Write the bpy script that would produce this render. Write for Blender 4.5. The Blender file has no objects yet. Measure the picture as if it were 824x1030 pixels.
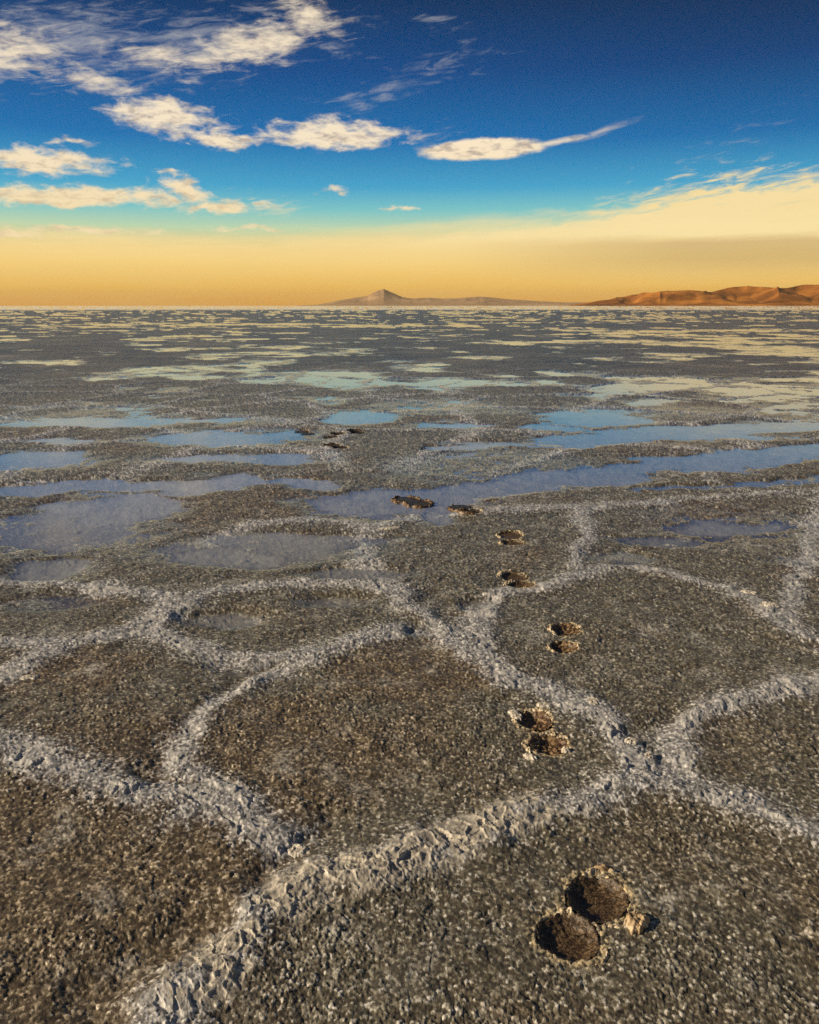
import bpy, math, random
import numpy as np
from mathutils import Vector, Matrix, noise as mnoise

R = math.radians
sc = bpy.context.scene
COL = sc.collection

# ------------------------------------------------------------------ camera
CAM_H = 1.5
F = 801.0 / 1030.0
PITCH = math.atan(207.5 / 801.0)
cam_d = bpy.data.cameras.new("camera")
cam_d.sensor_fit = 'VERTICAL'
cam_d.sensor_height = 36.0
cam_d.lens = 36.0 * F
cam_d.clip_start = 0.05
cam_d.clip_end = 200000.0
cam = bpy.data.objects.new("camera", cam_d)
COL.objects.link(cam)
cam.location = (0, 0, CAM_H)
cam.rotation_euler = (math.pi / 2 - PITCH, 0, 0)
sc.camera = cam

# ------------------------------------------------------------------ sun
SUN_AZ = R(-98.0)      # compass angle from +Y, negative = to the left
SUN_EL = R(24.0)
sun_d = bpy.data.lights.new("sun", 'SUN')
sun_d.energy = 5.0
sun_d.angle = R(0.6)
sun_d.color = (1.0, 0.82, 0.59)
sun = bpy.data.objects.new("sun", sun_d)
COL.objects.link(sun)
to_sun = Vector((math.sin(SUN_AZ) * math.cos(SUN_EL), math.cos(SUN_AZ) * math.cos(SUN_EL), math.sin(SUN_EL)))
sun.rotation_euler = to_sun.to_track_quat('Z', 'Y').to_euler()
sun.location = to_sun * 50

sc.view_settings.view_transform = 'Standard'
sc.view_settings.look = 'None'
sc.view_settings.gamma = 1.0
sc.view_settings.exposure = 0.30
sc.view_settings.use_curve_mapping = False
sc.render.engine = 'CYCLES'
sc.cycles.use_denoising = False
sc.cycles.max_bounces = 4
sc.cycles.diffuse_bounces = 2
sc.cycles.glossy_bounces = 2
sc.cycles.transparent_max_bounces = 8
sc.cycles.volume_bounces = 0

# ------------------------------------------------------------------ node helper
class NT:
    def __init__(self, tree):
        self.t = tree
        self.n = tree.nodes
        self.l = tree.links

    def new(self, kind, **kw):
        nd = self.n.new(kind)
        for k, v in kw.items():
            setattr(nd, k, v)
        return nd

    def put(self, sock, val):
        if val is None:
            return
        if hasattr(val, "is_output"):
            self.l.new(val, sock)
        else:
            sock.default_value = val

    def math(self, op, a, b=None, c=None, clamp=False):
        nd = self.new('ShaderNodeMath', operation=op, use_clamp=clamp)
        self.put(nd.inputs[0], a)
        self.put(nd.inputs[1], b)
        self.put(nd.inputs[2], c)
        return nd.outputs[0]

    def vmath(self, op, a, b=None, out=0):
        nd = self.new('ShaderNodeVectorMath', operation=op)
        self.put(nd.inputs[0], a)
        self.put(nd.inputs[1], b)
        return nd.outputs[out]

    def scale(self, a, s):
        nd = self.new('ShaderNodeVectorMath', operation='SCALE')
        self.put(nd.inputs[0], a)
        self.put(nd.inputs[3], s)
        return nd.outputs[0]

    def xyz(self, x, y, z):
        nd = self.new('ShaderNodeCombineXYZ')
        self.put(nd.inputs[0], x); self.put(nd.inputs[1], y); self.put(nd.inputs[2], z)
        return nd.outputs[0]

    def noise(self, vec, scale, detail=4.0, rough=0.55, dist=0.0, color=False):
        nd = self.new('ShaderNodeTexNoise')
        nd.inputs['Scale'].default_value = scale
        nd.inputs['Detail'].default_value = detail
        nd.inputs['Roughness'].default_value = rough
        nd.inputs['Distortion'].default_value = dist
        self.put(nd.inputs['Vector'], vec)
        return nd.outputs['Color' if color else 'Fac']

    def smooth(self, v, a, b, lo=0.0, hi=1.0):
        nd = self.new('ShaderNodeMapRange', interpolation_type='SMOOTHSTEP')
        self.put(nd.inputs[0], v)
        self.put(nd.inputs[1], a); self.put(nd.inputs[2], b)
        self.put(nd.inputs[3], lo); self.put(nd.inputs[4], hi)
        return nd.outputs[0]

    def mix(self, f, a, b, blend='MIX'):
        nd = self.new('ShaderNodeMix', data_type='RGBA', blend_type=blend)
        nd.clamp_factor = True
        self.put(nd.inputs[0], f)
        def c4(v):
            return v if hasattr(v, "is_output") else (tuple(v) + (1.0,))[:4]
        self.put(nd.inputs[6], c4(a)); self.put(nd.inputs[7], c4(b))
        return nd.outputs[2]

    def ramp(self, v, stops):
        nd = self.new('ShaderNodeValToRGB')
        el = nd.color_ramp.elements
        while len(el) < len(stops):
            el.new(0.5)
        for e, (p, c) in zip(el, stops):
            e.position = p
            e.color = (c[0], c[1], c[2], 1)
        self.put(nd.inputs[0], v)
        return nd.outputs[0]

def lin(r, g, b):
    f = lambda c: (c / 255 / 12.92) if c / 255 <= 0.04045 else ((c / 255 + 0.055) / 1.055) ** 2.4
    return (f(r), f(g), f(b))

def direction(px, py):
    """A direction of the photograph as (azimuth, elevation) in degrees."""
    x, y = (px - 412) / 801.0, (515 - py) / 801.0
    d = Vector((x, math.cos(PITCH) + y * math.sin(PITCH), -math.sin(PITCH) + y * math.cos(PITCH)))
    return math.degrees(math.atan2(d.x, d.y)), math.degrees(math.atan2(d.z, math.hypot(d.x, d.y)))

# ------------------------------------------------------------------ world: sky and clouds
world = bpy.data.worlds.new("World")
sc.world = world
world.use_nodes = True
W = NT(world.node_tree)
W.n.clear()
wout = W.new('ShaderNodeOutputWorld')
bg = W.new('ShaderNodeBackground')
bg.inputs['Strength'].default_value = 0.083
W.l.new(bg.outputs[0], wout.inputs['Surface'])
nishita = W.new('ShaderNodeTexSky', sky_type='NISHITA')
nishita.sun_disc = False
nishita.sun_elevation = SUN_EL
nishita.sun_rotation = SUN_AZ
nishita.altitude = 3600
nishita.air_density = 1.0
nishita.dust_density = 1.5
nishita.ozone_density = 3.0

tc = W.new('ShaderNodeTexCoord')
dvec = tc.outputs['Generated']
sep = W.new('ShaderNodeSeparateXYZ')
W.l.new(dvec, sep.inputs[0])
az = W.math('MULTIPLY', W.math('ARCTAN2', sep.outputs[0], sep.outputs[1]), 57.29578)
el = W.math('MULTIPLY', W.math('ARCSINE', sep.outputs[2]), 57.29578)
sky2 = W.xyz(az, el, 0.0)

# clear sky by elevation, deepening quickly upwards in the thin air of the plateau
grad = W.ramp(W.math('DIVIDE', el, 40.0, clamp=True), [
    (0.000, lin(214, 150, 52)), (0.035, lin(222, 172, 74)), (0.085, lin(228, 196, 108)),
    (0.125, lin(190, 216, 176)), (0.155, lin(122, 198, 200)), (0.19, lin(62, 164, 204)),
    (0.26, lin(8, 112, 176)), (0.36, lin(0, 74, 136)), (0.47, lin(0, 46, 88)), (0.75, lin(40, 62, 96)), (1.0, lin(70, 84, 108))])
# darker to the right and up, where the sky turns away from the sun
away = W.smooth(az, -8.0, 34.0, 1.0, 0.62)
upw = W.smooth(el, 6.0, 18.0, 0.0, 1.0)
awayf = W.math('ADD', 1.0, W.math('MULTIPLY', upw, W.math('SUBTRACT', away, 1.0)))
grad = W.scale(grad, awayf)
base = W.scale(grad, 10.0)
base = W.mix(0.03, base, nishita.outputs[0])

# yellow veil of high cloud lying along the horizon
warp = W.noise(W.xyz(W.math('MULTIPLY', az, 0.05), W.math('MULTIPLY', el, 0.35), 3.0), 1.0, 5.0, 0.6)
streak = W.noise(W.xyz(W.math('ADD', W.math('MULTIPLY', az, 0.55), W.math('MULTIPLY', el, 0.25)),
                       W.math('SUBTRACT', W.math('MULTIPLY', el, 2.8), W.math('MULTIPLY', az, 0.42)), 5.0), 0.8, 9.0, 0.66, 0.6)
veil_noise = W.noise(W.xyz(W.math('MULTIPLY', az, 0.12), W.math('MULTIPLY', W.math('SUBTRACT', el, W.math('MULTIPLY', az, 0.05)), 1.1), 8.0), 1.0, 7.0, 0.62)
edge = W.math('ADD', 4.7, W.math('MULTIPLY', W.smooth(az, -14.0, 16.0), 1.3))
edge = W.math('ADD', edge, W.math('MULTIPLY', W.smooth(az, 9.0, 22.0), 1.9))
edge = W.math('ADD', edge, W.math('MULTIPLY', W.math('SUBTRACT', veil_noise, 0.5), 1.8))
veil_d = W.math('SUBTRACT', edge, el)
veil_a = W.smooth(W.math('ADD', veil_d, W.math('MULTIPLY', W.math('SUBTRACT', streak, 0.5), W.smooth(az, 4.0, 20.0, 0.5, 5.5))), -0.5, 1.3)
veil_c = W.ramp(W.math('DIVIDE', el, 10.0, clamp=True), [
    (0.0, lin(226, 156, 46)), (0.12, lin(244, 190, 84)), (0.28, lin(252, 214, 130)), (0.45, lin(252, 228, 168)), (0.8, lin(248, 226, 172))])
shade_band = W.math('MULTIPLY', W.smooth(az, 0.0, 20.0),
                    W.math('MULTIPLY', W.smooth(el, 1.4, 3.0), W.smooth(W.math('ADD', el, W.math('MULTIPLY', veil_noise, 0.9)), 5.0, 4.3)))
veil_c = W.mix(W.math('MULTIPLY', shade_band, 0.6), veil_c, lin(188, 158, 104))
veil_c = W.mix(W.math('MULTIPLY', W.smooth(warp, 0.35, 0.75), 0.35), veil_c, lin(236, 204, 128))
out_sky = W.mix(veil_a, base, W.scale(veil_c, 10.0))

# separate clouds: warped ellipses eaten away by streaky noise
wv = W.xyz(W.math('MULTIPLY', az, 0.45), W.math('MULTIPLY', el, 1.0), 1.3)
wcol = W.noise(wv, 0.9, 5.0, 0.6, color=True)
off = W.vmath('MULTIPLY', W.vmath('SUBTRACT', wcol, (0.5, 0.5, 0.5)), (3.4, 1.5, 0.0))
pos = W.vmath('ADD', sky2, off)

def cloud_field(lst, source):
    acc = None
    for (px, py, rx, ry, rot, amp) in lst:
        a0, e0 = direction(px, py)
        a1, _ = direction(px + rx, py)
        _, e1 = direction(px, py - ry)
        mp = W.new('ShaderNodeMapping', vector_type='TEXTURE')
        W.l.new(source, mp.inputs[0])
        mp.inputs[1].default_value = (a0, e0, 0)
        mp.inputs[2].default_value = (0, 0, R(rot))
        mp.inputs[3].default_value = (abs(a1 - a0), abs(e1 - e0), 1)
        ln = W.vmath('LENGTH', mp.outputs[0], out=1)
        v = W.math('MULTIPLY', W.math('SUBTRACT', 1.0, ln), amp)
        acc = v if acc is None else W.math('MAXIMUM', acc, v)
    return acc

puffs = [(166, 118, 62, 22, -4, 1), (222, 141, 40, 10, -3, .9), (336, 136, 82, 17, 0, 1),
         (40, 162, 82, 15, 0, 1), (60, 197, 140, 13, 1, 1.15), (186, 190, 34, 11, -8, .9), (224, 206, 58, 8, 0, .8),
         (8, 235, 40, 6, 0, .75), (96, 231, 86, 5, 0, .6), (250, 230, 50, 3, 0, .5),
         (172, 176, 18, 4, 0, .6), (400, 210, 24, 3.5, 0, .5), (345, 191, 22, 3.5, 0, .4), (70, 142, 26, 4, 0, .5),
         ]
fleece = [(262, 44, 92, 24, 12, .95), (170, 58, 70, 16, -2, .6), (10, 52, 66, 34, 6, .75), (312, 14, 40, 20, -10, .8), (96, 82, 60, 14, -6, .7)]
wisps = [(60, 40, 130, 62, 8, 1), (190, 48, 190, 48, 10, 1), (376, 96, 76, 20, 16, .7), (446, 62, 64, 18, 10, .6),
         (330, 48, 44, 12, -6, .7), (436, 22, 44, 10, 0, .45), (420, 135, 60, 9, 6, .6),
         (764, 204, 150, 26, 6, 1.2), (650, 222, 130, 12, 6, .8), (230, 206, 110, 14, 0, .5), (720, 150, 90, 14, 22, .28)]
lens = [(486, 150, 74, 13, 2, 1)]
tail = [(560, 143, 60, 3.6, 9, 1), (602, 133, 34, 5, 16, .55)]

fine = W.noise(W.xyz(W.math('MULTIPLY', az, 0.5), W.math('MULTIPLY', el, 1.25), 0.0), 1.35, 9.0, 0.62, 0.35)
dp = W.math('ADD', cloud_field(puffs, pos), W.math('MULTIPLY', W.math('SUBTRACT', fine, 0.50), 1.9))
ap = W.math('MULTIPLY', W.smooth(dp, -0.10, 0.66), 0.96)
mixn = W.math('ADD', W.math('MULTIPLY', fine, 0.5), W.math('MULTIPLY', streak, 0.5))
df = W.math('ADD', cloud_field(fleece, pos), W.math('MULTIPLY', W.math('SUBTRACT', mixn, 0.52), 3.2))
af = W.math('MULTIPLY', W.smooth(df, -0.15, 0.95), 0.90)
dw = W.math('ADD', cloud_field(wisps, pos), W.math('MULTIPLY', W.math('SUBTRACT', streak, 0.56), 3.0))
aw = W.math('MULTIPLY', W.smooth(dw, -0.05, 1.1), 0.62)
soft_off = W.vmath('ADD', sky2, W.scale(off, 0.22))
dl = W.math('ADD', cloud_field(lens, soft_off), W.math('MULTIPLY', W.math('SUBTRACT', fine, 0.5), 0.55))
al = W.smooth(dl, 0.0, 0.34)
dt = W.math('ADD', cloud_field(tail, soft_off), W.math('MULTIPLY', W.math('SUBTRACT', streak, 0.5), 1.3))
at = W.math('MULTIPLY', W.smooth(dt, -0.1, 0.9), 0.75)
# lit tops, greyer bellies where the cloud is thick
thick = W.noise(W.vmath('ADD', W.xyz(W.math('MULTIPLY', az, 0.6), W.math('MULTIPLY', el, 1.6), 9.0), W.scale(off, 0.2)), 1.5, 6.0, 0.6)
ccol = W.mix(W.smooth(thick, 0.30, 0.55), lin(186, 172, 162), lin(255, 236, 204))
low = W.smooth(el, 11.5, 5.0)
ccol = W.mix(W.math('MULTIPLY', low, 0.55), ccol, lin(252, 222, 160))
ccol = W.scale(ccol, 9.6)
wcolr = W.scale(W.mix(W.smooth(el, 12.0, 6.5), lin(170, 172, 178), lin(250, 224, 168)), 10.0)
out_sky = W.mix(aw, out_sky, wcolr)
out_sky = W.mix(W.math('MAXIMUM', W.math('MAXIMUM', ap, af), W.math('MAXIMUM', al, at)), out_sky, ccol)
W.put(bg.inputs['Color'], out_sky)

# ------------------------------------------------------------------ numpy noise
def h2(ix, iy, seed=0):
    v = (ix.astype(np.int64) * 374761393 + iy.astype(np.int64) * 668265263 + seed * 2147483647 + 1013904223) & 0xffffffff
    v = ((v ^ (v >> 13)) * 1274126177) & 0xffffffff
    v = ((v ^ (v >> 16)) * 2246822519) & 0xffffffff
    v = v ^ (v >> 15)
    return (v & 0xffffff).astype(np.float32) / np.float32(16777216.0)

def vnoise(x, y, seed=0):
    ix = np.floor(x); iy = np.floor(y)
    fx = (x - ix).astype(np.float32); fy = (y - iy).astype(np.float32)
    ix = ix.astype(np.int64); iy = iy.astype(np.int64)
    fx = fx * fx * (3 - 2 * fx); fy = fy * fy * (3 - 2 * fy)
    a = h2(ix, iy, seed); b = h2(ix + 1, iy, seed); c = h2(ix, iy + 1, seed); d = h2(ix + 1, iy + 1, seed)
    return (a + (b - a) * fx) * (1 - fy) + (c + (d - c) * fx) * fy

def fbm(x, y, octaves=4, seed=0, gain=0.5):
    s = 0; a = 1.0; t = 0
    for o in range(octaves):
        s = s + a * vnoise(x * 2 ** o + 17.3 * o, y * 2 ** o - 9.1 * o, seed + o)
        t += a; a *= gain
    return s / t

def worley(x, y, seed=0, jitter=0.9, need2=False):
    """F1, cell random, (F2)"""
    ix = np.floor(x).astype(np.int64); iy = np.floor(y).astype(np.int64)
    f1 = np.full(x.shape, 9.0, np.float32); f2 = np.full(x.shape, 9.0, np.float32)
    cid = np.zeros(x.shape, np.float32)
    for dx in (-1, 0, 1):
        for dy in (-1, 0, 1):
            cx = ix + dx; cy = iy + dy
            px = cx + 0.5 + (h2(cx, cy, seed) - 0.5) * jitter
            py = cy + 0.5 + (h2(cx, cy, seed + 7) - 0.5) * jitter
            d = np.sqrt((px - x) ** 2 + (py - y) ** 2).astype(np.float32)
            near = d < f1
            f2 = np.where(near, f1, np.minimum(f2, d))
            cid = np.where(near, h2(cx, cy, seed + 13), cid)
            f1 = np.where(near, d, f1)
    return (f1, cid, f2) if need2 else (f1, cid)

def sstep(a, b, v):
    t = np.clip((v - a) / (b - a), 0, 1)
    return t * t * (3 - 2 * t)

# ------------------------------------------------------------------ where things stand on the flat (metres)
def at(px, py):
    """The point of the flat seen at this place of the 824 x 1030 photograph."""
    k = (py - 515) / 801.0
    z = CAM_H / (math.sin(PITCH) + k * math.cos(PITCH))
    return (px - 412) / 801.0 * z, z * (math.cos(PITCH) - k * math.sin(PITCH))

# pressure ridges between the salt polygons: (width m, height m, points)
RIDGES = [
    (.070, .042, [(150, 1040), (185, 1010), (240, 962), (290, 905), (350, 888), (430, 862), (520, 826), (600, 806), (680, 797)]),
    (.075, .030, [(680, 797), (745, 815), (800, 838), (870, 870), (980, 930)]),
    (.070, .028, [(680, 797), (668, 770), (690, 738), (740, 712), (824, 692), (930, 670)]),
    (.085, .026, [(-120, 730), (0, 758), (60, 782), (150, 808), (230, 826), (280, 848)]),
    (.050, .026, [(290, 850), (250, 822), (206, 794), (186, 765), (205, 722), (255, 690), (330, 662), (400, 640), (430, 642)]),
    (.060, .026, [(395, 600), (430, 625), (480, 665), (530, 697), (590, 722), (620, 748), (640, 780), (672, 797)]),
    (.065, .024, [(395, 600), (355, 590), (290, 590), (215, 600), (165, 620), (150, 640), (205, 662), (280, 668), (330, 660)]),
    (.060, .022, [(-100, 720), (0, 688), (50, 662), (100, 645), (150, 628), (175, 606)]),
    (.060, .020, [(-60, 655), (0, 652), (70, 652), (150, 640)]),
    (.055, .026, [(485, 660), (478, 632), (500, 608), (560, 588), (620, 574), (675, 582), (740, 600), (790, 632), (850, 665), (900, 680)]),
    (.070, .020, [(395, 600), (368, 560), (378, 532), (430, 520), (500, 515), (580, 512), (640, 508), (740, 500), (860, 492)]),
    (.060, .020, [(582, 512), (590, 540), (575, 572)]),
    (.060, .018, [(-60, 590), (20, 588), (90, 592), (165, 606)]),
    (.060, .016, [(210, 545), (260, 528), (330, 525), (375, 535)]),
    (.050, .014, [(790, 632), (800, 590), (812, 548), (830, 500)]),
]
TROUGHS = [  # narrow wet gutters beside the ridges
    (.045, .036, [(335, 832), (300, 852), (276, 885), (268, 905)]),
    (.040, .032, [(180, 800), (170, 770), (190, 730), (232, 695)]),
    (.040, .026, [(668, 785), (650, 760), (668, 728)]),
    (.045, .022, [(430, 600), (452, 622), (470, 640)]),
    (.050, .040, [(280, 680), (230, 672)]),
    (.060, .030, [(110, 990), (170, 965), (215, 940)]),
]
# brine pools: (px, py, half width m, half depth m, turn deg, depth m)
POOLS = [
    (112, 512, 82, 20, .095), (48, 572, 52, 15, .085), (225, 563, 80, 12, .080), (355, 577, 62, 9, .070), (345, 546, 60, 9, .066),
    (365, 506, 86, 15, .095), (440, 514, 34, 12, .080), (300, 486, 56, 7, .080), (28, 463, 80, 10, .090), (20, 540, 60, 8, .055),
    (60, 534, 130, 26, .066), (250, 552, 150, 20, .066), (500, 470, 120, 20, .045), (740, 530, 110, 26, .044),
    (730, 527, 80, 14, .078), (670, 543, 60, 7, .066), (230, 624, 44, 11, .070), (335, 607, 40, 7, .062),
    (60, 606, 60, 12, .052), (790, 563, 40, 8, .058), (620, 560, 30, 8, .062), (430, 640, 18, 8, .052), (480, 612, 22, 9, .060),
    (230, 440, 90, 10, .090), (240, 462, 110, 7, .075), (60, 443, 60, 4, .070), (130, 424, 150, 6, .085),
    (440, 400, 90, 13, .100), (360, 419, 46, 8, .095), (520, 390, 70, 6, .090), (455, 428, 50, 5, .080), (560, 431, 40, 4, .080),
    (600, 421, 60, 9, .100), (700, 407, 90, 7, .088), (800, 413, 60, 5, .085), (500, 447, 60, 3, .060)]
# long channels of brine: (half width m, depth m, points)
CHANNELS = [
    (.34, .095, [(-80, 500), (20, 494), (100, 490), (170, 488), (235, 486)]),
    (.42, .100, [(430, 503), (500, 489), (600, 477), (700, 466), (824, 452), (950, 440)]),
    (.60, .100, [(580, 443), (640, 438), (720, 435), (820, 428), (940, 424)]),
    (.16, .075, [(440, 452), (500, 450), (580, 444)]),
    (.12, .066, [(640, 492), (720, 488), (830, 478)]),
]

# footprints: (name data) centre of sole, centre of heel, sole radii, heel radii in metres, filled with brown brine
STEPS = [
    ((600, 911), (572, 951), (.075, .085), (.072, .070), "nearest and largest boot print, two brown muddy hollows with a pale crumb rim"),
    ((538, 733), (552, 757), (.060, .070), (.066, .062), "second boot print from the viewer, rust brown with pale salt flakes round it"),
    ((569, 638), (567, 656), (.062, .070), (.058, .055), "third boot print from the viewer, figure of eight inside the big right-hand polygon"),
    ((517, 583), (524, 592), (.070, .080), (.070, .060), "boot print with a bright curved salt lip at the big right polygon's upper edge"),
    ((514, 540), (516, 548), (.075, .085), (.070, .060), "dark boot print in brown crust just above the one with the bright lip"),
    ((464, 511), (474, 517), (.078, .09), (.078, .07), "dark boot print on the white crust at the near side of the long blue pool"),
    ((409, 503), (422, 507), (.085, .10), (.085, .08), "black boot print standing in the edge of the blue pool"),
    ((334, 449.0), (342, 451.5), (.085, .08), (.085, .07), "small far boot print, a thin black dash, nearest of the distant ones"),
    ((340, 437.5), (333, 440.5), (.085, .08), (.085, .07), "tiny far boot print just behind the thin black dash"),
    ((304, 434.5), (310, 436.6), (.085, .08), (.085, .07), "leftmost and farthest boot print, a faint dark fleck"),
    ((356, 434.3), (360, 436.2), (.085, .08), (.085, .07), "far boot print, the faint dark fleck farthest right of the distant ones"),
]

def poly_dist(x, y, pts):
    d = np.full(x.shape, 1e9, np.float32)
    for (x0, y0), (x1, y1) in zip(pts[:-1], pts[1:]):
        dx, dy = x1 - x0, y1 - y0
        t = np.clip(((x - x0) * dx + (y - y0) * dy) / (dx * dx + dy * dy), 0, 1)
        d = np.minimum(d, np.hypot(x - x0 - t * dx, y - y0 - t * dy).astype(np.float32))
    return d

def smooth_line(pts, n=8):
    P = [np.array(at(*p)) for p in pts]
    P = [2 * P[0] - P[1]] + P + [2 * P[-1] - P[-2]]
    out = []
    for i in range(1, len(P) - 2):
        for k in range(n):
            t = k / n
            out.append(0.5 * ((2 * P[i]) + (-P[i-1] + P[i+1]) * t + (2*P[i-1] - 5*P[i] + 4*P[i+1] - P[i+2]) * t*t + (-P[i-1] + 3*P[i] - 3*P[i+1] + P[i+2]) * t**3))
    out.append(P[-2])
    return [tuple(p) for p in out]

BASE = 0.030

def terrain(x, y, holes=True):
    """height and surface character of the salt crust"""
    x = np.asarray(x, np.float64); y = np.asarray(y, np.float64)
    dist = np.hypot(x, y)
    wx = x + (fbm(x * 5.5, y * 5.5, 4, 11) - 0.5) * 0.16
    wy = y + (fbm(x * 5.5, y * 5.5, 4, 23) - 0.5) * 0.16
    # --- hand placed part (in front of the viewer), blending into a random one
    azi = np.abs(np.degrees(np.arctan2(x, np.maximum(y, 1e-3))))
    azi = np.where(y <= 0, 180, azi)
    hand = (1 - sstep(10.5, 14.0, dist)) * (1 - sstep(33, 44, azi)) * sstep(0.75, 1.1, dist)
    handr = (1 - sstep(6.0, 8.5, dist)) * (1 - sstep(33, 44, azi)) * sstep(0.75, 1.1, dist)
    sel = dist < 15.0
    sx, sy = wx[sel], wy[sel]
    rid = np.zeros(sx.shape, np.float32); rh = np.zeros(sx.shape, np.float32)
    for w, hgt, pts in RIDGES:
        d = poly_dist(sx, sy, smooth_line(pts))
        ww = w * (1.0 + 0.1 * np.minimum(np.hypot(sx, sy), 8))
        g = np.exp(-(d / (ww * 1.15)) ** 2)
        wide = 0.44 * np.exp(-(d / (ww * 1.7)) ** 2) + 0.56 * np.exp(-(d / (ww * 0.75)) ** 2)
        rid = np.maximum(rid, wide); rh = np.maximum(rh, g * hgt * 0.8)
    tr = np.zeros(sx.shape, np.float32)
    for w, dep, pts in TROUGHS:
        d = poly_dist(sx, sy, smooth_line(pts))
        tr = np.maximum(tr, np.exp(-(d / (w * 1.5)) ** 2) * dep)
    pl = np.zeros(sx.shape, np.float32)
    jamp = 0.30 + 0.70 * sstep(4.0, 7.0, np.hypot(x[sel], y[sel]))
    jx = x[sel] + jamp * (fbm(x[sel] * 2.2, y[sel] * 2.2, 6, 31, 0.6) - 0.5) * 0.75
    jy = y[sel] + jamp * (fbm(x[sel] * 1.7, y[sel] * 2.2, 6, 37, 0.6) - 0.5) * 0.9
    for px, py, rx, ry, dep in POOLS:
        cx, cy = at(px, py)
        a = at(px + rx, py)[0] - cx
        b = (at(px, py - ry)[1] - at(px, py + ry)[1]) / 2
        r = np.hypot((jx - cx) / a, (jy - cy) / b)
        pl = np.maximum(pl, (1 - sstep(0.45, 1.30, r)) * dep)
    for hw, dep, pts in CHANNELS:
        r = poly_dist(jx, jy, smooth_line(pts)) / hw
        pl = np.maximum(pl, (1 - sstep(0.35, 1.25, r)) * dep)
    ridge = np.zeros(x.shape, np.float32); rheight = ridge.copy(); trough = ridge.copy(); pool = ridge.copy()
    ridge[sel] = rid; rheight[sel] = rh; trough[sel] = tr; pool[sel] = pl
    # --- random polygons elsewhere
    cw = 1.75
    f1, cid, f2 = worley(wx / cw + 0.3, wy / cw + 0.1, 5, 0.95, True)
    e = (f2 - f1) * cw * 0.5
    vr = (0.5 * np.exp(-(e / 0.17) ** 2) + 0.4 * np.exp(-(e / 0.08) ** 2)).astype(np.float32)
    lf = fbm(x * 0.06 + 3, y * 0.06, 4, 61)
    mf = fbm(x * 0.50 + 9, y * 0.50, 6, 67, 0.6)
    far_low = sstep(14, 40, dist) * 0.004
    vpool = sstep(0.50, 0.67, 0.12 * cid + 0.30 * lf + 0.62 * mf + 0.20 * fbm(x * 1.4, y * 1.4, 6, 69, 0.65) + - 0.034 * sstep(35, 90, dist) - 0.084) * 0.085 * (1 - 0.45 * vr)
    vpool = vpool * (0.35 + 0.65 * sstep(4.5, 9.0, dist))
    ridge = ridge * handr + vr * (1 - handr)
    rheight = rheight * handr + (vr * 0.020) * (1 - handr)
    pool = pool * hand + vpool * (1 - hand)
    trough = trough * handr
    base_z = 0.014 + 0.015 * (1 - sstep(3.0, 5.5, dist))
    H = base_z + rheight * 0.62 - trough * 0.55
    m = np.clip(pool / 0.085, 0, 1.1)
    H = H * (1 - m * 0.97) - 0.0075 * m
    H = H + (fbm(x * 1.7, y * 1.7, 3, 41) - 0.5) * 0.012 + (fbm(x * 9, y * 9, 5, 43, 0.6) - 0.5) * 0.016
    H = H + m * (0.016 * (fbm(x * 6, y * 6, 5, 47, 0.6) - 0.50) + 0.034 * sstep(9, 16, dist) * (fbm(x * 1.3, y * 1.3, 5, 49, 0.6) - 0.5)) * (0.35 + 0.65 * sstep(3.5, 6, dist))
    # --- far: shallow pools close up and dry salt begins
    dry = sstep(230, 430, dist + 120 * (fbm(x * 0.004, y * 0.004, 3, 71) - 0.5))
    H = H * (1 - dry) + 0.03 * dry + dry * 0.02
    # --- popcorn crystals
    und = 0.0
    g1, c1 = worley(x / 0.0098, y / 0.0098, 101, 0.95)
    dome1 = np.sqrt(np.clip(1 - (g1 / 0.78) ** 2, 0, 1))
    g2, c2 = worley(x / 0.0070 + 50, y / 0.0070, 151, 0.9)
    dome2 = np.sqrt(np.clip(1 - (g2 / 0.80) ** 2, 0, 1))
    g3, c3 = worley(x / 0.045 + 20, y / 0.045, 201, 0.9)
    dome3 = np.sqrt(np.clip(1 - (g3 / 0.85) ** 2, 0, 1))
    f_mid = 1 - sstep(7, 16, dist); f_big = 1 - sstep(16, 60, dist)
    amp = 0.35 + 0.75 * sstep(0.3, 0.75, fbm(x * 4.5, y * 4.5, 5, 211, 0.6))
    g5, c5 = worley(x / 0.024 + 9, y / 0.024, 251, 1.0)
    coarse = sstep(0.50, 0.66, fbm(x * 6, y * 6, 4, 261, 0.6)) * sstep(0.45, 0.8, c5) * (1 - sstep(7, 12, dist))
    grain = (0.0034 * (0.35 + 1.0 * c1) * dome1 + 0.0019 * dome2 * (0.3 + c2)) * f_mid * amp * (1 - 0.55 * sstep(0.03, 0.09, pool)) + (0.0035 * dome3 * c3) * f_big
    grain = grain + 0.0040 * coarse * np.sqrt(np.clip(1 - (g5 / 0.62) ** 2, 0, 1))
    # --- flaky plates on the near ridge
    nd = poly_dist(x, y, smooth_line([(205, 995), (262, 935), (300, 905), (360, 886), (440, 860), (540, 822)])) if True else None
    nd = np.where(dist < 4, nd, 9.0)
    plate = np.exp(-(nd / 0.085) ** 2) * sstep(0.36, 0.60, fbm(x * 12, y * 12, 4, 301, 0.6) + 0.08)
    p1, pc, p2 = worley(wx / 0.042 + fbm(x * 25, y * 25, 3, 333) * 0.5, wy / 0.036 + fbm(x * 25, y * 25, 3, 337) * 0.5, 311, 1.0, True)
    lip = np.exp(-((p2 - p1) / 0.16) ** 2)
    chips = sstep(0.50, 0.80, ridge) * sstep(0.50, 0.60, fbm(x * 14, y * 14, 4, 321, 0.6)) * (1 - sstep(4.5, 7, dist))
    q1, qc, q2 = worley(wx / 0.030 + 3, wy / 0.026, 331, 1.0, True)
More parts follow.
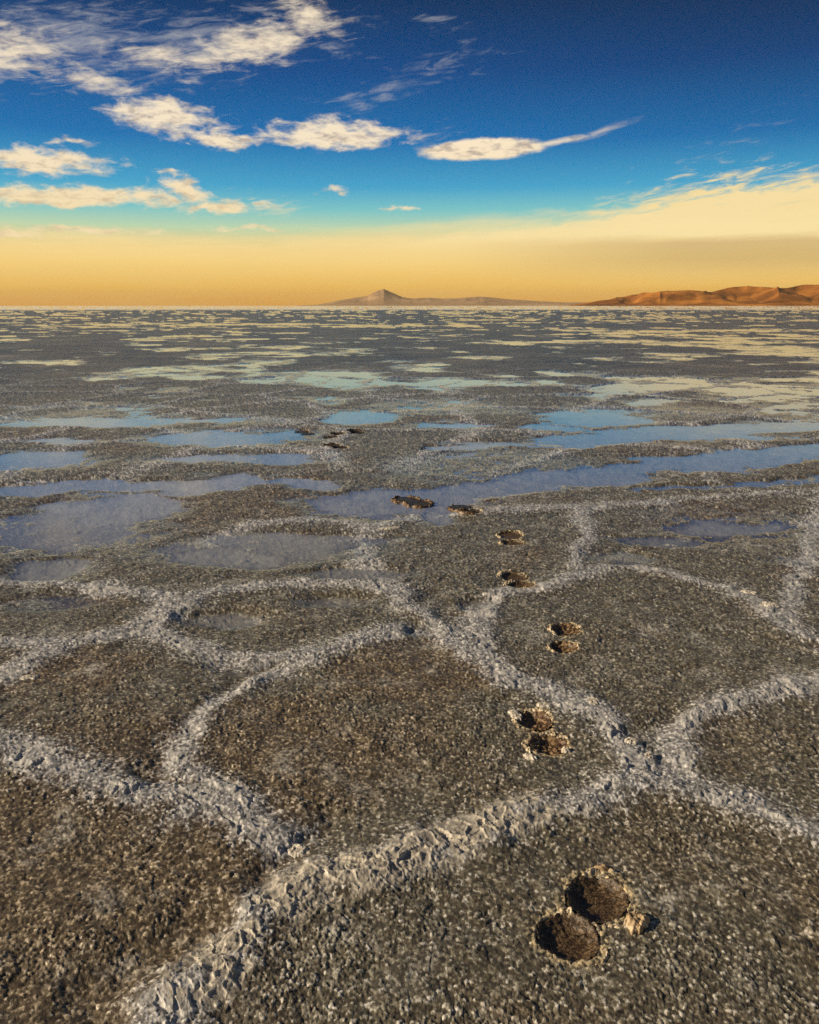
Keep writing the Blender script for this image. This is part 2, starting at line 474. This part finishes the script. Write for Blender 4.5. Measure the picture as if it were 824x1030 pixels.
    lip2 = np.exp(-((q2 - q1) / 0.2) ** 2)
    H = H + chips * (1 - plate) * ((qc - 0.3) * 0.009 - (1 - lip2) * 0.002 + (fbm(x * 50, y * 50, 3, 343, 0.6) - 0.5) * 0.008)
    H = H + plate * ((pc - 0.35) * 0.0085 - (1 - lip) * 0.003 + (fbm(x * 40, y * 40, 4, 341, 0.6) - 0.5) * 0.016)
    grain = grain * (1 - 0.3 * plate)
    grain = grain * (1 - 0.55 * chips)
    H = H + grain - 0.004
    lip = np.where(plate > 0.2, lip, lip2)
    mark = np.zeros(x.shape, np.float32)
    rimm = np.zeros(x.shape, np.float32)
    if holes:
        for so, he, rs, rhh, _ in STEPS:
            ax = np.array(at(*he)); bx_ = np.array(at(*so))
            d = bx_ - ax; L = max(np.hypot(*d), 1e-6); d = d / L
            for c, rr in ((bx_, rs), (ax, rhh)):
                u = (x - c[0]) * d[0] + (y - c[1]) * d[1]
                v = -(x - c[0]) * d[1] + (y - c[1]) * d[0]
                r = np.sqrt((u / rr[1]) ** 2 + (v / rr[0]) ** 2) * (0.84 + 0.32 * fbm(x * 26, y * 26, 4, 97, 0.6))
                mark = np.maximum(mark, 1 - sstep(0.80, 1.10, r))
                rimm = np.maximum(rimm, (1 - sstep(1.05, 1.6, r)))
        H = H - mark * 0.052
    else:
        pass
    stain = fbm(x * 1.3 + 4, y * 1.3, 4, 401) - 0.10
    for px, py, rr, k in ((110, 880, .42, .24), (130, 700, .5, .12), (60, 960, .3, .14), (420, 720, .4, .08), (780, 740, .3, .08)):
        cx, cy = at(px, py)
        stain = stain + k * np.exp(-((x - cx) ** 2 + (y - cy) ** 2) / rr ** 2)
    crystal = np.clip(c1, 0, 1)
    return dict(H=H.astype(np.float32), ridge=ridge, plate=plate.astype(np.float32), chips=chips.astype(np.float32), lip=lip, dry=dry, pool=pool,
                stain=stain, crystal=crystal, crystal2=c2, clump=c3, rim=rimm)

def height_at(x, y):
    return float(terrain(np.array([x]), np.array([y]), holes=False)['H'][0])

def mesh_from(name, verts, faces, mat=None, parent=None, smooth=True, up=True):
    me = bpy.data.meshes.new(name)
    verts = np.asarray(verts, np.float32)
    faces = np.asarray(faces, np.int32)
    me.vertices.add(len(verts)); me.vertices.foreach_set('co', verts.ravel())
    k = faces.shape[1]
    me.loops.add(faces.size); me.loops.foreach_set('vertex_index', faces.ravel())
    me.polygons.add(len(faces))
    me.polygons.foreach_set('loop_start', np.arange(0, faces.size, k, dtype=np.int32))
    me.update(calc_edges=True)
    if up:
        nz = np.empty(len(faces) * 3, np.float32); me.polygons.foreach_get('normal', nz)
        if nz[2::3].mean() < 0:
            me.flip_normals()
    me.polygons.foreach_set('use_smooth', np.full(len(faces), smooth))
    o = bpy.data.objects.new(name, me)
    COL.objects.link(o)
    if mat: me.materials.append(mat)
    if parent: o.parent = parent
    return o

def set_attr(o, name, vals):
    a = o.data.attributes.new(name, 'FLOAT', 'POINT')
    a.data.foreach_set('value', np.asarray(vals, np.float32).ravel())

def grid_faces(nr, nc, wrap=False):
    r = np.arange(nr - 1)[:, None]
    c = np.arange(nc if wrap else nc - 1)[None, :]
    c2 = (c + 1) % nc
    a = r * nc + c; b = r * nc + c2; d = (r + 1) * nc + c; e = (r + 1) * nc + c2
    return np.stack([a, b, e, d], -1).reshape(-1, 4)

# ------------------------------------------------------------------ materials
def new_mat(name):
    m = bpy.data.materials.new(name)
    m.use_nodes = True
    t = NT(m.node_tree)
    t.n.clear()
    out = t.new('ShaderNodeOutputMaterial')
    return m, t, out

def attr(t, name):
    nd = t.new('ShaderNodeAttribute'); nd.attribute_name = name
    return nd.outputs['Fac']

def crust_material():
    m, t, out = new_mat("salt_crust")
    geo = t.new('ShaderNodeNewGeometry')
    P = geo.outputs['Position']
    ridge, plate, lip, dry, stain, cr, cr2, pool, rim, clump = [attr(t, n) for n in
        ('ridge', 'plate', 'lip', 'dry', 'stain', 'crystal', 'crystal2', 'pool', 'rim', 'clump')]
    # muddy salt: each crystal its own shade
    v = t.math('ADD', t.math('MULTIPLY', cr, 0.55), t.math('MULTIPLY', cr2, 0.45))
    mud = t.ramp(v, [(0.08, (.040, .034, .023)), (0.38, (.082, .070, .047)), (0.60, (.15, .133, .092)), (0.76, (.27, .25, .19)), (0.92, (.58, .55, .49))])
    n1 = t.noise(P, 2.6, 5, 0.6)
    brown = t.ramp(v, [(0.08, (.036, .026, .014)), (0.4, (.085, .063, .036)), (0.62, (.16, .125, .075)), (0.78, (.31, .25, .165)), (0.95, (.58, .49, .35))])
    col = t.mix(t.smooth(stain, 0.42, 0.62), mud, brown)
    big = t.noise(P, 0.55, 4, 0.6)
    col = t.mix(t.smooth(big, 0.55, 0.35, 0, 0.35), col, (.05, .045, .04), 'MULTIPLY') if False else col
    # white crust on the ridges
    rn = t.noise(P, 9.0, 5, 0.65)
    rf = t.math('ADD', t.math('MULTIPLY', ridge, 1.05), t.math('MULTIPLY', t.math('SUBTRACT', rn, 0.5), 0.75))
    rf = t.smooth(t.math('ADD', rf, t.math('MULTIPLY', t.math('SUBTRACT', v, 0.5), 0.7)), 0.24, 0.98)
    white = t.ramp(v, [(0.1, (.10, .099, .097)), (0.5, (.29, .285, .277)), (0.85, (.74, .73, .70))])
    # blooms of fresh salt and darker damp mud inside the polygons
    bl = t.noise(P, 4.2, 6, 0.68)
    col = t.mix(t.math('MULTIPLY', t.smooth(bl, 0.52, 0.72), t.smooth(v, 0.30, 0.62, 0.15, 0.75)), col, (.46, .44, .38))
    col = t.mix(t.smooth(t.noise(P, 7.5, 6, 0.68), 0.56, 0.74, 0.0, 0.6), col, (.045, .038, .028))
    col = t.mix(t.math('MULTIPLY', rf, 0.80), col, white)
    pcol = t.mix(t.smooth(t.noise(P, 30, 5, 0.6), 0.35, 0.7), (.22, .20, .165), (.38, .345, .28))
    pcol = t.mix(t.math('MULTIPLY', lip, 0.7), pcol, (.66, .60, .48))
    PL = pcol
    ccol2 = t.mix(t.smooth(t.noise(P, 45, 4, 0.6), 0.35, 0.7), (.24, .235, .22), (.46, .45, .42))
    ccol2 = t.mix(t.math('MULTIPLY', lip, 0.6), ccol2, (.74, .71, .65))
    col = t.mix(t.math('MULTIPLY', attr(t, 'chips'), 0.65), col, ccol2)
    col = t.mix(t.smooth(plate, 0.15, 0.6), col, PL)
    # pale ochre crumbs thrown up around the boot prints
    col = t.mix(t.math('MULTIPLY', t.smooth(rim, 0.1, 0.9), t.smooth(v, 0.35, 0.8)), col, (.58, .46, .26))
    # floor of the brine pools: fine dark silt
    col = t.mix(t.smooth(pool, 0.045, 0.085, 0, 0.85), col, t.mix(rn, (.28, .285, .265), (.52, .525, .49)))
    far = t.noise(P, 0.35, 6, 0.65)
    dist = t.vmath('LENGTH', P, out=1)
    fz = t.smooth(dist, 9.0, 24.0)
    fcol = t.ramp(far, [(0.32, (.022, .015, .008)), (0.5, (.050, .037, .023)), (0.62, (.11, .088, .060)), (0.75, (.30, .26, .20))])
    col = t.mix(t.math('MULTIPLY', fz, 0.92), col, fcol)
    col = t.mix(dry, col, (.92, .86, .70))
    bs = t.new('ShaderNodeBsdfPrincipled')
    t.put(bs.inputs['Base Color'], col)
    rg = t.smooth(t.noise(P, 60, 3, 0.6), 0.3, 0.7, 0.24, 0.52)
    wet = t.smooth(pool, 0.004, 0.035)
    rgh = t.math('SUBTRACT', rg, t.math('MULTIPLY', dry, 0.22))
    t.put(bs.inputs['Roughness'], t.math('MULTIPLY', rgh, t.math('SUBTRACT', 1.0, t.math('MULTIPLY', wet, 0.65))))
    bs.inputs['Specular IOR Level'].default_value = 0.4
    bump = t.new('ShaderNodeBump')
    bump.inputs['Strength'].default_value = 0.35
    bump.inputs['Distance'].default_value = 0.004
    t.put(bump.inputs['Height'], t.noise(P, 260, 3, 0.6))
    t.l.new(bump.outputs[0], bs.inputs['Normal'])
    t.l.new(bs.outputs[0], out.inputs['Surface'])
    return m

def water_material():
    m, t, out = new_mat("brine")
    geo = t.new('ShaderNodeNewGeometry')
    P = geo.outputs['Position']
    tr = t.new('ShaderNodeBsdfTransparent'); tr.inputs[0].default_value = (.95, .93, .88, 1)
    gl = t.new('ShaderNodeBsdfGlossy'); gl.inputs['Roughness'].default_value = 0.13
    gl.inputs['Color'].default_value = (.95, .97, 1, 1)
    bump = t.new('ShaderNodeBump')
    bump.inputs['Strength'].default_value = 0.12
    bump.inputs['Distance'].default_value = 0.01
    t.put(bump.inputs['Height'], t.noise(P, 3.0, 3, 0.5))
    t.l.new(bump.outputs[0], gl.inputs['Normal'])
    cosi = t.math('ABSOLUTE', t.vmath('DOT_PRODUCT', geo.outputs['Normal'], geo.outputs['Incoming'], out=1))
    fres = t.math('ADD', 0.035, t.math('MULTIPLY', t.math('POWER', t.math('SUBTRACT', 1.0, cosi), 3.9), 0.965), clamp=True)
    mx = t.new('ShaderNodeMixShader')
    t.l.new(fres, mx.inputs[0]); t.l.new(tr.outputs[0], mx.inputs[1]); t.l.new(gl.outputs[0], mx.inputs[2])
    t.l.new(mx.outputs[0], out.inputs['Surface'])
    return m

def rock_material(name, c0, c1, c2, scale):
    m, t, out = new_mat(name)
    geo = t.new('ShaderNodeNewGeometry')
    P = geo.outputs['Position']
    n = t.noise(P, scale, 7, 0.6)
    col = t.ramp(n, [(0.3, c0), (0.5, c1), (0.7, c2)])
    bs = t.new('ShaderNodeBsdfPrincipled')
    t.put(bs.inputs['Base Color'], col)
    bs.inputs['Roughness'].default_value = 0.9
    bs.inputs['Specular IOR Level'].default_value = 0.1
    t.l.new(bs.outputs[0], out.inputs['Surface'])
    return m

def lump_material(name, dark, mid, light, rough=0.5, fine=1.0):
    m, t, out = new_mat(name)
    tcn = t.new('ShaderNodeTexCoord')
    P = tcn.outputs['Object']
    vor = t.new('ShaderNodeTexVoronoi'); vor.inputs['Scale'].default_value = 95 * fine
    t.l.new(P, vor.inputs['Vector'])
    n = t.noise(P, 60 * fine, 5, 0.65)
    sepc = t.new('ShaderNodeSeparateColor'); t.l.new(vor.outputs['Color'], sepc.inputs[0])
    v = t.math('ADD', t.math('MULTIPLY', n, 0.6), t.math('MULTIPLY', sepc.outputs[0], 0.4))
    col = t.ramp(v, [(0.25, dark), (0.5, mid), (0.78, light)])
    bs = t.new('ShaderNodeBsdfPrincipled')
    t.put(bs.inputs['Base Color'], col)
    bs.inputs['Roughness'].default_value = rough
    bump = t.new('ShaderNodeBump'); bump.inputs['Strength'].default_value = 0.6; bump.inputs['Distance'].default_value = 0.004
    t.put(bump.inputs['Height'], n)
    t.l.new(bump.outputs[0], bs.inputs['Normal'])
    t.l.new(bs.outputs[0], out.inputs['Surface'])
    return m

M_CRUST = crust_material()
M_WATER = water_material()

# ------------------------------------------------------------------ the salt flat: one sheet to the horizon
def build_flat():
    phi = np.concatenate([np.array([0.010, 0.016, 0.025, 0.04, 0.06, 0.09, 0.12, 0.16]), np.arange(0.20, 6, 0.045), np.arange(6, 52, 0.055), np.arange(52, 89.6, 0.5)])
    fine_az = np.arange(-36, 36.0001, 0.066)
    out_az = []
    a, s = 36.0, 0.066
    while a < 180 - 2.0:
        s = min(s * 1.045, 2.2); a += s; out_az.append(a)
    out_az = [v for v in out_az if v < 179.5]
    azs = np.concatenate([-np.array(out_az[::-1]), fine_az, np.array(out_az)])
    rad = CAM_H / np.tan(np.radians(phi))
    rad = rad[::-1]                      # near to far
    rad = np.concatenate([rad, [15000.0, 40000.0]])
    rad = np.sort(rad)
    A, Rr = np.meshgrid(np.radians(azs), rad)
    x = Rr * np.sin(A); y = Rr * np.cos(A)
    t = terrain(x.ravel(), y.ravel())
    verts = np.stack([x.ravel(), y.ravel(), t['H']], -1)
    nr, nc = x.shape
    faces = grid_faces(nr, nc, wrap=True)[:, ::-1]
    # close the small hole under the viewer with one ring folded to the middle
    o = mesh_from("salt_flat", verts, faces, M_CRUST)
    for k in ('ridge', 'chips', 'plate', 'lip', 'dry', 'stain', 'crystal', 'crystal2', 'pool', 'rim', 'clump'):
        set_attr(o, k, t[k])
    o['kind'] = 'structure'
    return o
flat = build_flat()

# the brine: one level sheet that shows wherever the crust dips under it
wr = np.array([0.02, 1.0, 3, 8, 20, 60, 200, 640.0]); wa = np.radians(np.arange(0, 360, 5))
A, Rr = np.meshgrid(wa, wr)
wv_ = np.stack([(Rr * np.sin(A)).ravel(), (Rr * np.cos(A)).ravel(), np.zeros(A.size)], -1)
water = mesh_from("water", wv_, grid_faces(len(wr), len(wa), True)[:, ::-1], M_WATER)
water['kind'] = 'structure'

# ------------------------------------------------------------------ hills and mountains
def range_mesh(name, mat, R0, depth, az0, az1, profile, nscale, rough, na=500, nd=70, seed=0, asym=0.42, power=1.0, spurs=0.35):
    """A ridge line of real depth seen end on: profile gives (azimuth deg, elevation deg of skyline)."""
    azs = np.linspace(az0, az1, na)
    pe = np.interp(azs, [p[0] for p in profile], [p[1] for p in profile])
    s = np.linspace(0, 1, nd)
    A, S = np.meshgrid(azs, s)
    PE = np.tile(pe, (nd, 1))
    crest = asym + 0.18 * (fbm(A * 0.35, A * 0 + 3, 3, seed + 5) - 0.5)
    body = np.where(S < crest, np.sin(np.clip(S / crest, 0, 1) * np.pi / 2) ** (1.25 * power), np.cos(np.clip((S - crest) / (1 - crest), 0, 1) * np.pi / 2) ** 1.2)
    dist = R0 + S * depth
    Xw = dist * np.radians(A); Yw = dist
    n = 1 - np.abs(2 * fbm(Xw * nscale + 30, Yw * nscale * 0.55, 5, seed) - 1) * 1.0
    n2 = fbm(Xw * nscale * 3.2, Yw * nscale * 1.7, 4, seed + 9)
    spur = fbm(A * 0.42 + 0.9 * fbm(A * 0.5, S * 2.2, 3, seed + 31), S * 1.5 + 4, 3, seed + 33, 0.42)
    spur = 1 - np.abs(2 * spur - 1) * 2.0
    cut = spurs * (1 - np.clip(spur, 0, 1)) * np.sin(np.clip(S / crest, 0, 1) * np.pi) ** 0.6 * (S < crest)
    body = body * (1 - cut)
    Rc = R0 + asym * depth
    Hh = np.tan(np.radians(PE)) * Rc * body * (1 - rough + rough * 1.25 * n) * (0.93 + 0.14 * n2)
    x = dist * np.sin(np.radians(A)); y = dist * np.cos(np.radians(A))
    Hh = Hh - 6.0 * (body < 0.02) - 1.0
    verts = np.stack([x.ravel(), y.ravel(), Hh.ravel()], -1)
    o = mesh_from(name, verts, grid_faces(nd, na)[:, ::-1], mat, smooth=True)
    o['kind'] = 'structure'
    return o

def prof(pts):
    return [direction(px, py) for px, py in pts]

hill_mat = rock_material("ochre_hillside", (.06, .020, .006), (.24, .085, .014), (.60, .24, .040), 0.0018)
range_mat = rock_material("hazed_volcano_rock", (.26, .16, .085), (.38, .24, .13), (.50, .33, .19), 0.0006)  # rock paled and warmed, so part of the distance haze is in its colour

HP = prof([(572, 307), (590, 304), (612, 300), (636, 294), (655, 291.5), (672, 289.5), (690, 290), (706, 292.5), (716, 293.5), (730, 291), (752, 288.5), (772, 289), (790, 289.5), (806, 287.5), (824, 287)])
HP += [(30.0, 1.3), (33, 1.15), (38, 1.3), (44, 0.8), (52, 0.3), (58, 0.0)]
HP = [(11.0, 0.0)] + HP
range_mesh("hill_range", hill_mat, 8200, 3600, 11.0, 58.0, HP, 0.0007, 0.50, na=1500, nd=130, seed=3, asym=0.5, spurs=0.75)
VP = prof([(318, 306.5), (338, 303), (356, 299.5), (370, 297.5), (380, 292), (386, 290), (393, 293), (404, 298), (416, 300), (432, 299), (446, 300.5), (462, 300), (480, 298.5), (500, 300), (520, 301.5), (545, 303), (580, 304), (640, 305)])
VP = [(-8, 0.0)] + VP + [(22, 0.0)]
range_mesh("mountain_range", range_mat, 24000, 9000, -8, 22, VP, 0.0004, 0.22, na=900, nd=70, seed=21, asym=0.5)

# ------------------------------------------------------------------ the air
def build_haze():
    m, t, out = new_mat("evening_haze")
    pv = t.new('ShaderNodeVolumePrincipled')
    pv.inputs['Color'].default_value = (.84, .70, .46, 1)
    pv.inputs['Density'].default_value = 1.25e-5
    pv.inputs['Anisotropy'].default_value = 0.0
    t.l.new(pv.outputs[0], out.inputs['Volume'])
    X, zb, zt = 45000.0, -12.0, 645.0
    v = [(sx * X, sy * X, z) for z in (zb, zt) for sx, sy in ((-1, -1), (1, -1), (1, 1), (-1, 1))]
    f = [(3, 2, 1, 0), (4, 5, 6, 7), (0, 1, 5, 4), (1, 2, 6, 5), (2, 3, 7, 6), (3, 0, 4, 7)]
    o = mesh_from("haze", v, f, m, smooth=False, up=False)
    o['kind'] = 'stuff'
build_haze()

# ------------------------------------------------------------------ boot prints
M_MUD = lump_material("wet_brown_mud", (.016, .009, .004), (.055, .033, .014), (.22, .15, .075), 0.42, 2.6)
M_RUST = lump_material("rusty_crumbs", (.020, .011, .005), (.085, .045, .018), (.40, .27, .13), 0.5)
M_DARK = lump_material("wet_shaded_mud", (.008, .006, .004), (.020, .015, .010), (.09, .07, .05), 0.5)  # near-black copy of the mud; its tone paints shade into shallow far hollows
M_RIM = lump_material("salt_crumbs", (.16, .11, .06), (.42, .33, .20), (.78, .68, .48), 0.5)
M_SALT = lump_material("loose_salt", (.30, .26, .20), (.52, .47, .38), (.80, .75, .64), 0.45)

def footprint(idx, so, he, rs, rh, label):
    a = np.array(at(*he)); b = np.array(at(*so))
    d = b - a; d = d / max(np.hypot(*d), 1e-6)
    ctr = (a + b) / 2
    root = bpy.data.objects.new("footprint", None)
    COL.objects.link(root)
    z0 = height_at(*ctr)
    root.location = (ctr[0], ctr[1], z0)
    root['label'] = label; root['category'] = 'footprint'; root['group'] = 'trail of boot prints across the salt'
    near = idx < 5
    def local(c, rr, rs_, th):
        u = np.cos(th) * rs_ * rr[1]; v = np.sin(th) * rs_ * rr[0]
        return c[0] + u * d[0] - v * d[1], c[1] + u * d[1] + v * d[0]
    for nm, c, rr in (("sole_hollow", b, rs), ("heel_hollow", a, rh)):
        nt, nrr = (72, 26) if near else (36, 12)
        th = np.linspace(0, 2 * np.pi, nt, endpoint=False)
        rad = np.linspace(0.02, 1.06, nrr)
        T, Q = np.meshgrid(th, rad)
        wob = 1 + 0.13 * (fbm(np.cos(T) * 2.6 + idx * 5, np.sin(T) * 2.6 + (3 if nm[0] == 's' else 9), 4, 500) - 0.5) * 2
        wob = wob + 0.14 * (fbm(np.cos(T) * 9 + idx, np.sin(T) * 9 + 4, 3, 510) - 0.5)
        x, y = local(c, rr, Q * wob, T)
        te = terrain(x.ravel(), y.ravel(), holes=False)
        rim_z = te['H'].reshape(x.shape)
        zc = height_at(*c)
        depth = (0.023, 0.018, 0.022, 0.030, 0.034)[idx] if near else 0.03
        rubble = (0.0065, 0.0100, 0.0080, 0.004, 0.004)[idx] if near else 0.003
        bowl = np.clip(1 - (Q / 1.02) ** 3.0, 0, 1)
        z = zc * bowl + rim_z * (1 - bowl) - depth * bowl - 0.004
        g, cc = worley(x / 0.012, y / 0.012, 77, 0.9)
        z = z + rubble * np.sqrt(np.clip(1 - (g / .8) ** 2, 0, 1)) * cc + 0.010 * (fbm(x * 22, y * 22, 3, 90) - 0.5)
        z = np.where(z < 0.004, 0.004 + (z - 0.004) * 0.12, z)
        z = np.maximum(z, 0.0015)
        v = np.stack([x.ravel() - ctr[0], y.ravel() - ctr[1], z.ravel() - z0], -1)
        mesh_from(nm, v, grid_faces(nrr, nt, True)[:, ::-1], M_MUD if idx in (0, 3, 4) else (M_RUST if idx < 3 else M_DARK), root)
        # crumbs heaved up round the hollow
        rad = np.linspace(0.98, 1.48, 26 if near else 10)
        nt2 = 260 if near else 60
        th = np.linspace(0, 2 * np.pi, nt2, endpoint=False)
        T, Q = np.meshgrid(th, rad)
        x, y = local(c, rr, Q, T)
        te = terrain(x.ravel(), y.ravel(), holes=False)
        zz = te['H'].reshape(x.shape)
        q = (Q - 0.98) / 0.50
        # the other hollow's inside stays free of crumbs
        oc, orr = (a, rh) if nm[0] == 's' else (b, rs)
        uu = (x - oc[0]) * d[0] + (y - oc[1]) * d[1]; vv = -(x - oc[0]) * d[1] + (y - oc[1]) * d[0]
        ro = np.sqrt((uu / orr[1]) ** 2 + (vv / orr[0]) ** 2)
        g, cc = worley(x / 0.014, y / 0.014, 88, 0.95)
        dome = np.sqrt(np.clip(1 - (g / .75) ** 2, 0, 1))
        g4, c4 = worley(x / 0.007, y / 0.007, 89, 0.95)
        dome = 0.5 * dome + 0.35 * np.sqrt(np.clip(1 - (g4 / .75) ** 2, 0, 1)) * c4 + 0.5 * (fbm(x * 60, y * 60, 3, 91) - 0.4)
        patch = sstep(0.42, 0.66, fbm(np.cos(T) * 1.3 + idx * 3.1, np.sin(T) * 1.3 + Q * 2, 3, 95 + idx))
        lift = np.sin(np.clip(q, 0, 1) * np.pi) ** 0.7 * patch * (0.004 + 0.016 * dome * (0.4 + 0.8 * cc)) * (1.0 if near else (2.2 if idx < 7 else 0.7))
        z = zz + lift - 0.006 - 0.012 * (q > 0.97) - 0.005 * (1 - patch)
        z = z - 0.06 * (1 - sstep(0.92, 1.08, ro))
        v = np.stack([x.ravel() - ctr[0], y.ravel() - ctr[1], z.ravel() - z0], -1)
        mesh_from("crumb_rim", v, grid_faces(len(rad), nt2, True)[:, ::-1], M_RIM if idx < 5 else M_RUST, root)
    return root

for i, s in enumerate(STEPS):
    footprint(i, *s)

# ------------------------------------------------------------------ loose salt lumps
def lump(px, py, w, l, h, turn, label, seed, mat=None, group=None):
    x0, y0 = at(px, py)
    z0 = height_at(x0, y0)
    nt, nr = 72, 22
    th = np.linspace(0, 2 * np.pi, nt, endpoint=False)
    rr = np.linspace(0.0, 1.0, nr)
    T, Q = np.meshgrid(th, rr)
    out = 1 + 0.95 * (fbm(np.cos(T) * 2.2 + seed * 7.7, np.sin(T) * 2.2 + seed, 4, seed, 0.6) - 0.5)
    X = np.cos(T) * Q * w / 2 * out; Y = np.sin(T) * Q * l / 2 * out
    prof_ = np.sqrt(np.clip(1 - Q ** 3.2, 0, 1))
    gg, gc = worley(X / 0.011 + seed, Y / 0.011, seed + 5, 1.0)
    Z = h * prof_ * (0.35 + 0.75 * fbm(X * 45 + seed, Y * 45, 4, seed + 3) + 0.35 * gc * np.clip(1 - gg, 0, 1)) - 0.004
    Zb = -0.012 * np.ones_like(Z[-1:])
    X = np.concatenate([X, X[-1:] * 0.92]); Y = np.concatenate([Y, Y[-1:] * 0.92]); Z = np.concatenate([Z, Zb])
    c, s = math.cos(R(turn)), math.sin(R(turn))
    v = np.stack([(X * c - Y * s).ravel(), (X * s + Y * c).ravel(), Z.ravel()], -1)
    o = mesh_from("salt_lump", v, grid_faces(nr + 1, nt, True)[:, ::-1], mat or M_SALT)
    o.location = (x0, y0, z0)
    o['label'] = label; o['category'] = 'salt lump'; o['group'] = group or 'loose lumps of salt on the crust'
    return o

M_OCHRE = lump_material("stained_salt", (.20, .13, .06), (.40, .28, .15), (.62, .50, .32), 0.5)
LUMPS = [
    (299, 861, .060, .055, .016, 10, "rounded pale salt lump in the gutter left of the near white ridge"),
    (533, 770, .050, .032, .016, -35, "pale oval salt flake at the lower left of the second boot print"),
    (569, 763, .026, .034, .018, 0, "small cream salt lump at the lower right of the second boot print"),
    (518, 727, .040, .075, .014, 15, "tall yellowish salt flake against the left side of the second boot print"),
    (546, 718, .050, .030, .012, 0, "thin pinkish salt flake above the second boot print"),
    (596, 716, .050, .070, .010, 5, "flat rosy salt plate where the diagonal white ridge passes the second boot print"),
    (634, 755, .050, .045, .016, 0, "pale yellow salt lump at the ridge crossing left of the right-hand gutter"),
    (652, 770, .045, .035, .014, 30, "grey white salt lump just below the pale yellow one at the ridge crossing"),
    (773, 614, .110, .090, .016, 10, "wide flat salt plate on the right rim of the big right polygon"),
    (752, 600, .085, .060, .014, -10, "narrower salt plate up the rim from the wide flat one on the right"),
    (30, 688, .090, .050, .014, 15, "orange tinged salt plate on the left rim near the picture's left edge"),
    (605, 882, .040, .026, .020, 0, "knobbly greenish salt lump at the toe of the nearest boot print", M_OCHRE),
    (640, 937, .050, .075, .026, -28, "tall ochre salt lump thrown up right of the nearest boot print", M_OCHRE),
    (392, 534, .16, .06, .014, 18, "long thin salt plate on the ridge bend below the black boot print"),
]
for i, L in enumerate(LUMPS):
    lump(*L[:7], seed=11 + i, mat=(L[7] if len(L) > 7 else None))
